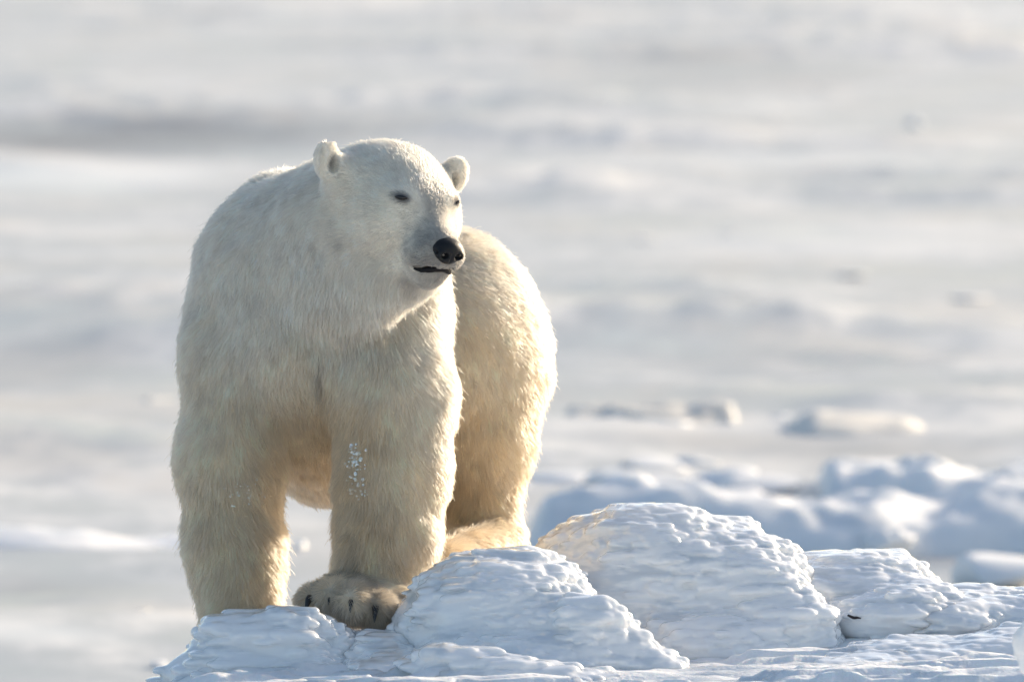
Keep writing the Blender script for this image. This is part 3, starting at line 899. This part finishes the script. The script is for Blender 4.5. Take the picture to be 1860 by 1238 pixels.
T0 = interp(Tn); T0 /= np.linalg.norm(T0, axis=1, keepdims=True) + 1e-9
L0 = interp(FL) * rng.uniform(0.6, 1.18, FUR_COUNT)
lift = interp(LIFT) + rng.normal(0, 0.12, FUR_COUNT)
hd0 = interp(hd)
jit = rng.normal(0, 0.13, (FUR_COUNT, 3))
stray = rng.random(FUR_COUNT) < 0.012
lift = lift + stray * rng.uniform(0.2, 0.6, FUR_COUNT)
guard = rng.random(FUR_COUNT) < 0.07
L0 = L0 * (1 + 0.35 * stray + 0.25 * guard * (1 - hd0))
d0 = T0 * np.cos(lift)[:, None] + n0 * np.sin(lift)[:, None] + jit
d0 /= np.linalg.norm(d0, axis=1, keepdims=True)
# tufts: every hair leans to the tip of the tuft of a vertex near its root
cv = tv[np.arange(FUR_COUNT), np.argmax(w, 1)]
cdir = Tn[cv] * np.cos(LIFT[cv])[:, None] + bn[cv] * np.sin(LIFT[cv])[:, None]
ctip = bv[cv] + cdir * (FL[cv] * 0.95)[:, None]
NPT = 5
# locks: hairs of one small patch draw together towards their common tip
tip0 = p0 + d0 * L0[:, None]
cid = np.floor((p0 + 0.006 * rng.normal(size=p0.shape)) / np.array([0.021, 0.021, 0.030])).astype(np.int64)
_, cid = np.unique(cid[:, 0] * 1000003 + cid[:, 1] * 1009 + cid[:, 2], return_inverse=True)
nn_ = np.bincount(cid)
lock = np.stack([np.bincount(cid, tip0[:, k]) / nn_ for k in range(3)], 1)
lock_tone = rng.normal(1.0, 0.07, len(nn_))[cid]
lock_pull = (rng.uniform(0.15, 0.75, len(nn_))[cid] * (1 - 0.8 * hd0))[:, None]
pos = np.zeros((FUR_COUNT, NPT, 3), dtype=np.float32)
droop = (np.array([0, 0, -1.0]) * 0.25)[None, :] + 0.35 * T0 - 0.22 * n0
cl = (0.45 * (1 - 0.5 * hd0) * rng.uniform(0.4, 1.0, FUR_COUNT))[:, None]
for k in range(NPT):
    s = k / (NPT - 1)
    q = p0 + d0 * (L0 * s)[:, None] + droop * (L0 * 0.55 * s * s)[:, None]
    q = q + (ctip - q) * cl * s ** 1.5
    q = q + (lock[cid] - q) * lock_pull * 0.6 * s ** 2
    pos[:, k] = q
pos[:, 0] -= (n0 * 0.002)
rad_prof = np.array([0.85, 1.0, 0.9, 0.62, 0.18], dtype=np.float32)
rads = (rad_prof[None, :] * (0.00050 - 0.00016 * hd0[:, None]) * rng.uniform(0.7, 1.25, FUR_COUNT)[:, None]).astype(np.float32)
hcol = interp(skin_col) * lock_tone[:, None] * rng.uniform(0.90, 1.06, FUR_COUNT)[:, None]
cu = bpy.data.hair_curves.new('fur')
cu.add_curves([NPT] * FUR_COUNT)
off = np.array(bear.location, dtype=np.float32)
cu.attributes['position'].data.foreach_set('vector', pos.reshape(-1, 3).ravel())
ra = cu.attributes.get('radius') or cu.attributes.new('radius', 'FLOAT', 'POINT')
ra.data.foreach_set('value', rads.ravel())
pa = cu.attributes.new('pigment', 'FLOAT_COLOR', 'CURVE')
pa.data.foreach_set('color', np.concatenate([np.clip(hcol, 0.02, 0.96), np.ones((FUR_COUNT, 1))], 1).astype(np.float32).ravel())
m, t, N, L = nt('bear_fur')
at = N.new('ShaderNodeAttribute'); at.attribute_name = 'pigment'
hb = N.new('ShaderNodeBsdfHairPrincipled')
hb.model = 'CHIANG'; hb.parametrization = 'COLOR'
hb.inputs['Roughness'].default_value = 0.42
hb.inputs['Radial Roughness'].default_value = 0.65
hb.inputs['Coat'].default_value = 0.0
hb.inputs['IOR'].default_value = 1.45
hb.inputs['Random Roughness'].default_value = 0.2
L.new(at.outputs['Color'], hb.inputs['Color'])
df = N.new('ShaderNodeBsdfDiffuse'); L.new(at.outputs['Color'], df.inputs['Color'])
tl = N.new('ShaderNodeBsdfTranslucent'); L.new(at.outputs['Color'], tl.inputs['Color'])
m1 = N.new('ShaderNodeMixShader'); m1.inputs[0].default_value = 0.45
L.new(df.outputs[0], m1.inputs[1]); L.new(tl.outputs[0], m1.inputs[2])
m2 = N.new('ShaderNodeMixShader'); m2.inputs[0].default_value = 0.45
L.new(m1.outputs[0], m2.inputs[1]); L.new(hb.outputs[0], m2.inputs[2])
oo = N.new('ShaderNodeOutputMaterial'); L.new(m2.outputs[0], oo.inputs[0])
cu.materials.append(m)
fur = bpy.data.objects.new('fur', cu)
col.objects.link(fur)
fur.parent = bear
fur.matrix_parent_inverse = Matrix.Translation(-bear.location)
tag(fur, kind='stuff')

# ------------------------------------------------------------------ nose, eyes, claws, frost
M_NOSE, t, N, L, b = simple('nose_leather', (0.010, 0.010, 0.011), 0.48, 0.3)
tc = N.new('ShaderNodeTexCoord'); vo = N.new('ShaderNodeTexVoronoi'); vo.inputs['Scale'].default_value = 420
L.new(tc.outputs['Object'], vo.inputs['Vector'])
bp = N.new('ShaderNodeBump'); bp.inputs['Strength'].default_value = 0.35; bp.inputs['Distance'].default_value = 0.001
L.new(vo.outputs['Distance'], bp.inputs['Height']); L.new(bp.outputs[0], b.inputs['Normal'])
NC = H(*NOSE_L)
def HN(f_, r_, u_): return H(f_ + 0.002, r_ + 0.005, u_ - 0.006)
nf = Field(NC - 0.09, NC + 0.09, 0.0022)
nf.ell(HN(0.366, 0, -0.108), (0.034, 0.050, 0.031), 0.01, HM)
nf.ell(HN(0.376, 0, -0.124), (0.024, 0.034, 0.024), 0.012, HM)
nf.ell(HN(0.352, 0, -0.094), (0.034, 0.036, 0.018), 0.012, HM)
for s in (-1, 1):
    nf.ell(HN(0.384, s * 0.030, -0.116), (0.016, 0.017, 0.016), 0.006, HM)
    nf.ell(HN(0.399, s * 0.021, -0.119), (0.017, 0.010, 0.009), 0.005, HM, sub=True)
    nf.cone(HN(0.395, s * 0.026, -0.119), HN(0.380, s * 0.050, -0.110), 0.006, 0.004, 0.004, sub=True)
nf.cone(HN(0.402, 0, -0.112), HN(0.398, 0, -0.150), 0.003, 0.003, 0.004, sub=True)
v, q = nf.mesh()
mesh_obj('nose', v, q, M_NOSE, bear)
M_LIP = simple('dark_lips', (0.010, 0.009, 0.010), 0.6, 0.2)[0]
def lip_line(dz, rad, a0=-54, a1=48, f0=0.275, rf=0.086, rr=0.086):
    pts = []
    for i in range(25):
        a = R(a0 + (a1 - a0) * i / 24)
        q = H(f0 + rf * math.cos(a), rr * math.sin(a), -0.166 - 0.046 * math.sin(a) ** 2 + dz * math.cos(a))
        nr = tree.find_nearest(Vector(q))
        pts.append(np.array(nr[0]) + np.array(nr[1]) * 0.001)
    return pts
def taper(n, r): return [r * (0.25 + 0.75 * math.sin(math.pi * (i + 0.5) / n)) for i in range(n)]
tube('lower_lip', lip_line(-0.010, 0), taper(25, 0.0108), M_LIP, bear)
tube('upper_lip', lip_line(0.008, 0), taper(25, 0.0045), M_LIP, bear)
M_EYE = simple('dark_eye', (0.008, 0.006, 0.005), 0.08, 0.6)[0]
bvv, bff = uv_ball(20, 14)
for e, n_ in zip(eyes, eye_norms):
    lat = np.cross(n_, HU); lat /= np.linalg.norm(lat); up = np.cross(lat, n_)
    c_, s_ = math.cos(R(10)), math.sin(R(10))
    if n_[0] < 0.3: lat, up = lat * c_ - up * s_, lat * s_ + up * c_
    ax = np.stack([lat * 0.0195, n_ * 0.009, up * 0.0074], 1)
    if n_ is eye_norms[1]: ax = ax * np.array([0.75, 0.7, 0.7])
    sh = bvv.copy(); sh[:, 2] *= (1 - 0.55 * np.abs(sh[:, 0]) ** 2)
    mesh_obj('eye', e + n_ * 0.001 + sh @ ax.T, bff, M_EYE, bear)
M_CLAW = simple('dark_claw', (0.02, 0.018, 0.017), 0.3)[0]
for i, (tx, ty, td, tr) in enumerate(TOES):
    c0 = P(tx - 4, ty - 2, td - PX(tr) * 1.15)
    pts = []; rr = []
    cs, ca_ = [(1.15, 0.9), (0.6, 0.5), (0.9, 0.3), (1.15, 0.1), (0.7, -0.2)][i]
    for k in range(8):
        s = k / 7
        pts.append(c0 + cs * np.array([-0.016 * s * ca_, -0.040 * s, 0.012 * math.sin(s * 2.2) - 0.040 * s * s]))
        rr.append(cs * 0.0125 * (1 - s) ** 0.6 + 0.0008)
    tube('claw', pts, rr, M_CLAW, bear)
M_FROST = simple('frost', (0.94, 0.92, 0.89), 0.5, Subsurface_Weight=0.3)[0]
fv, ff = uv_ball(10, 7)
V_, F_, off_ = [], [], 0
r3 = np.random.default_rng(5)
def frost(px, py, n, sx, sy, size, out):
    global off_
    for _ in range(n):
        h_, n_ = on_body(px + r3.normal(0, sx), py + r3.normal(0, sy))
        if h_ is None: continue
        s = size * r3.uniform(0.25, 1.25)
        sh = fv * np.array([s * r3.uniform(0.7, 1.3), s * 0.7, s * r3.uniform(0.6, 1.2)]) * (1 + 0.55 * fbm(fv * 1.3 + r3.random() * 50, 2, 3))[:, None]
        V_.append(sh + h_ + n_ * out); F_.append(ff + off_); off_ += len(fv)
frost(651, 838, 55, 9, 17, 0.0050, 0.011)
frost(655, 885, 24, 9, 12, 0.0040, 0.010)
frost(446, 890, 50, 15, 14, 0.0034, 0.010)
o = mesh_obj('frost', np.concatenate(V_), np.concatenate(F_), M_FROST, bear)
tag(o, kind='stuff')
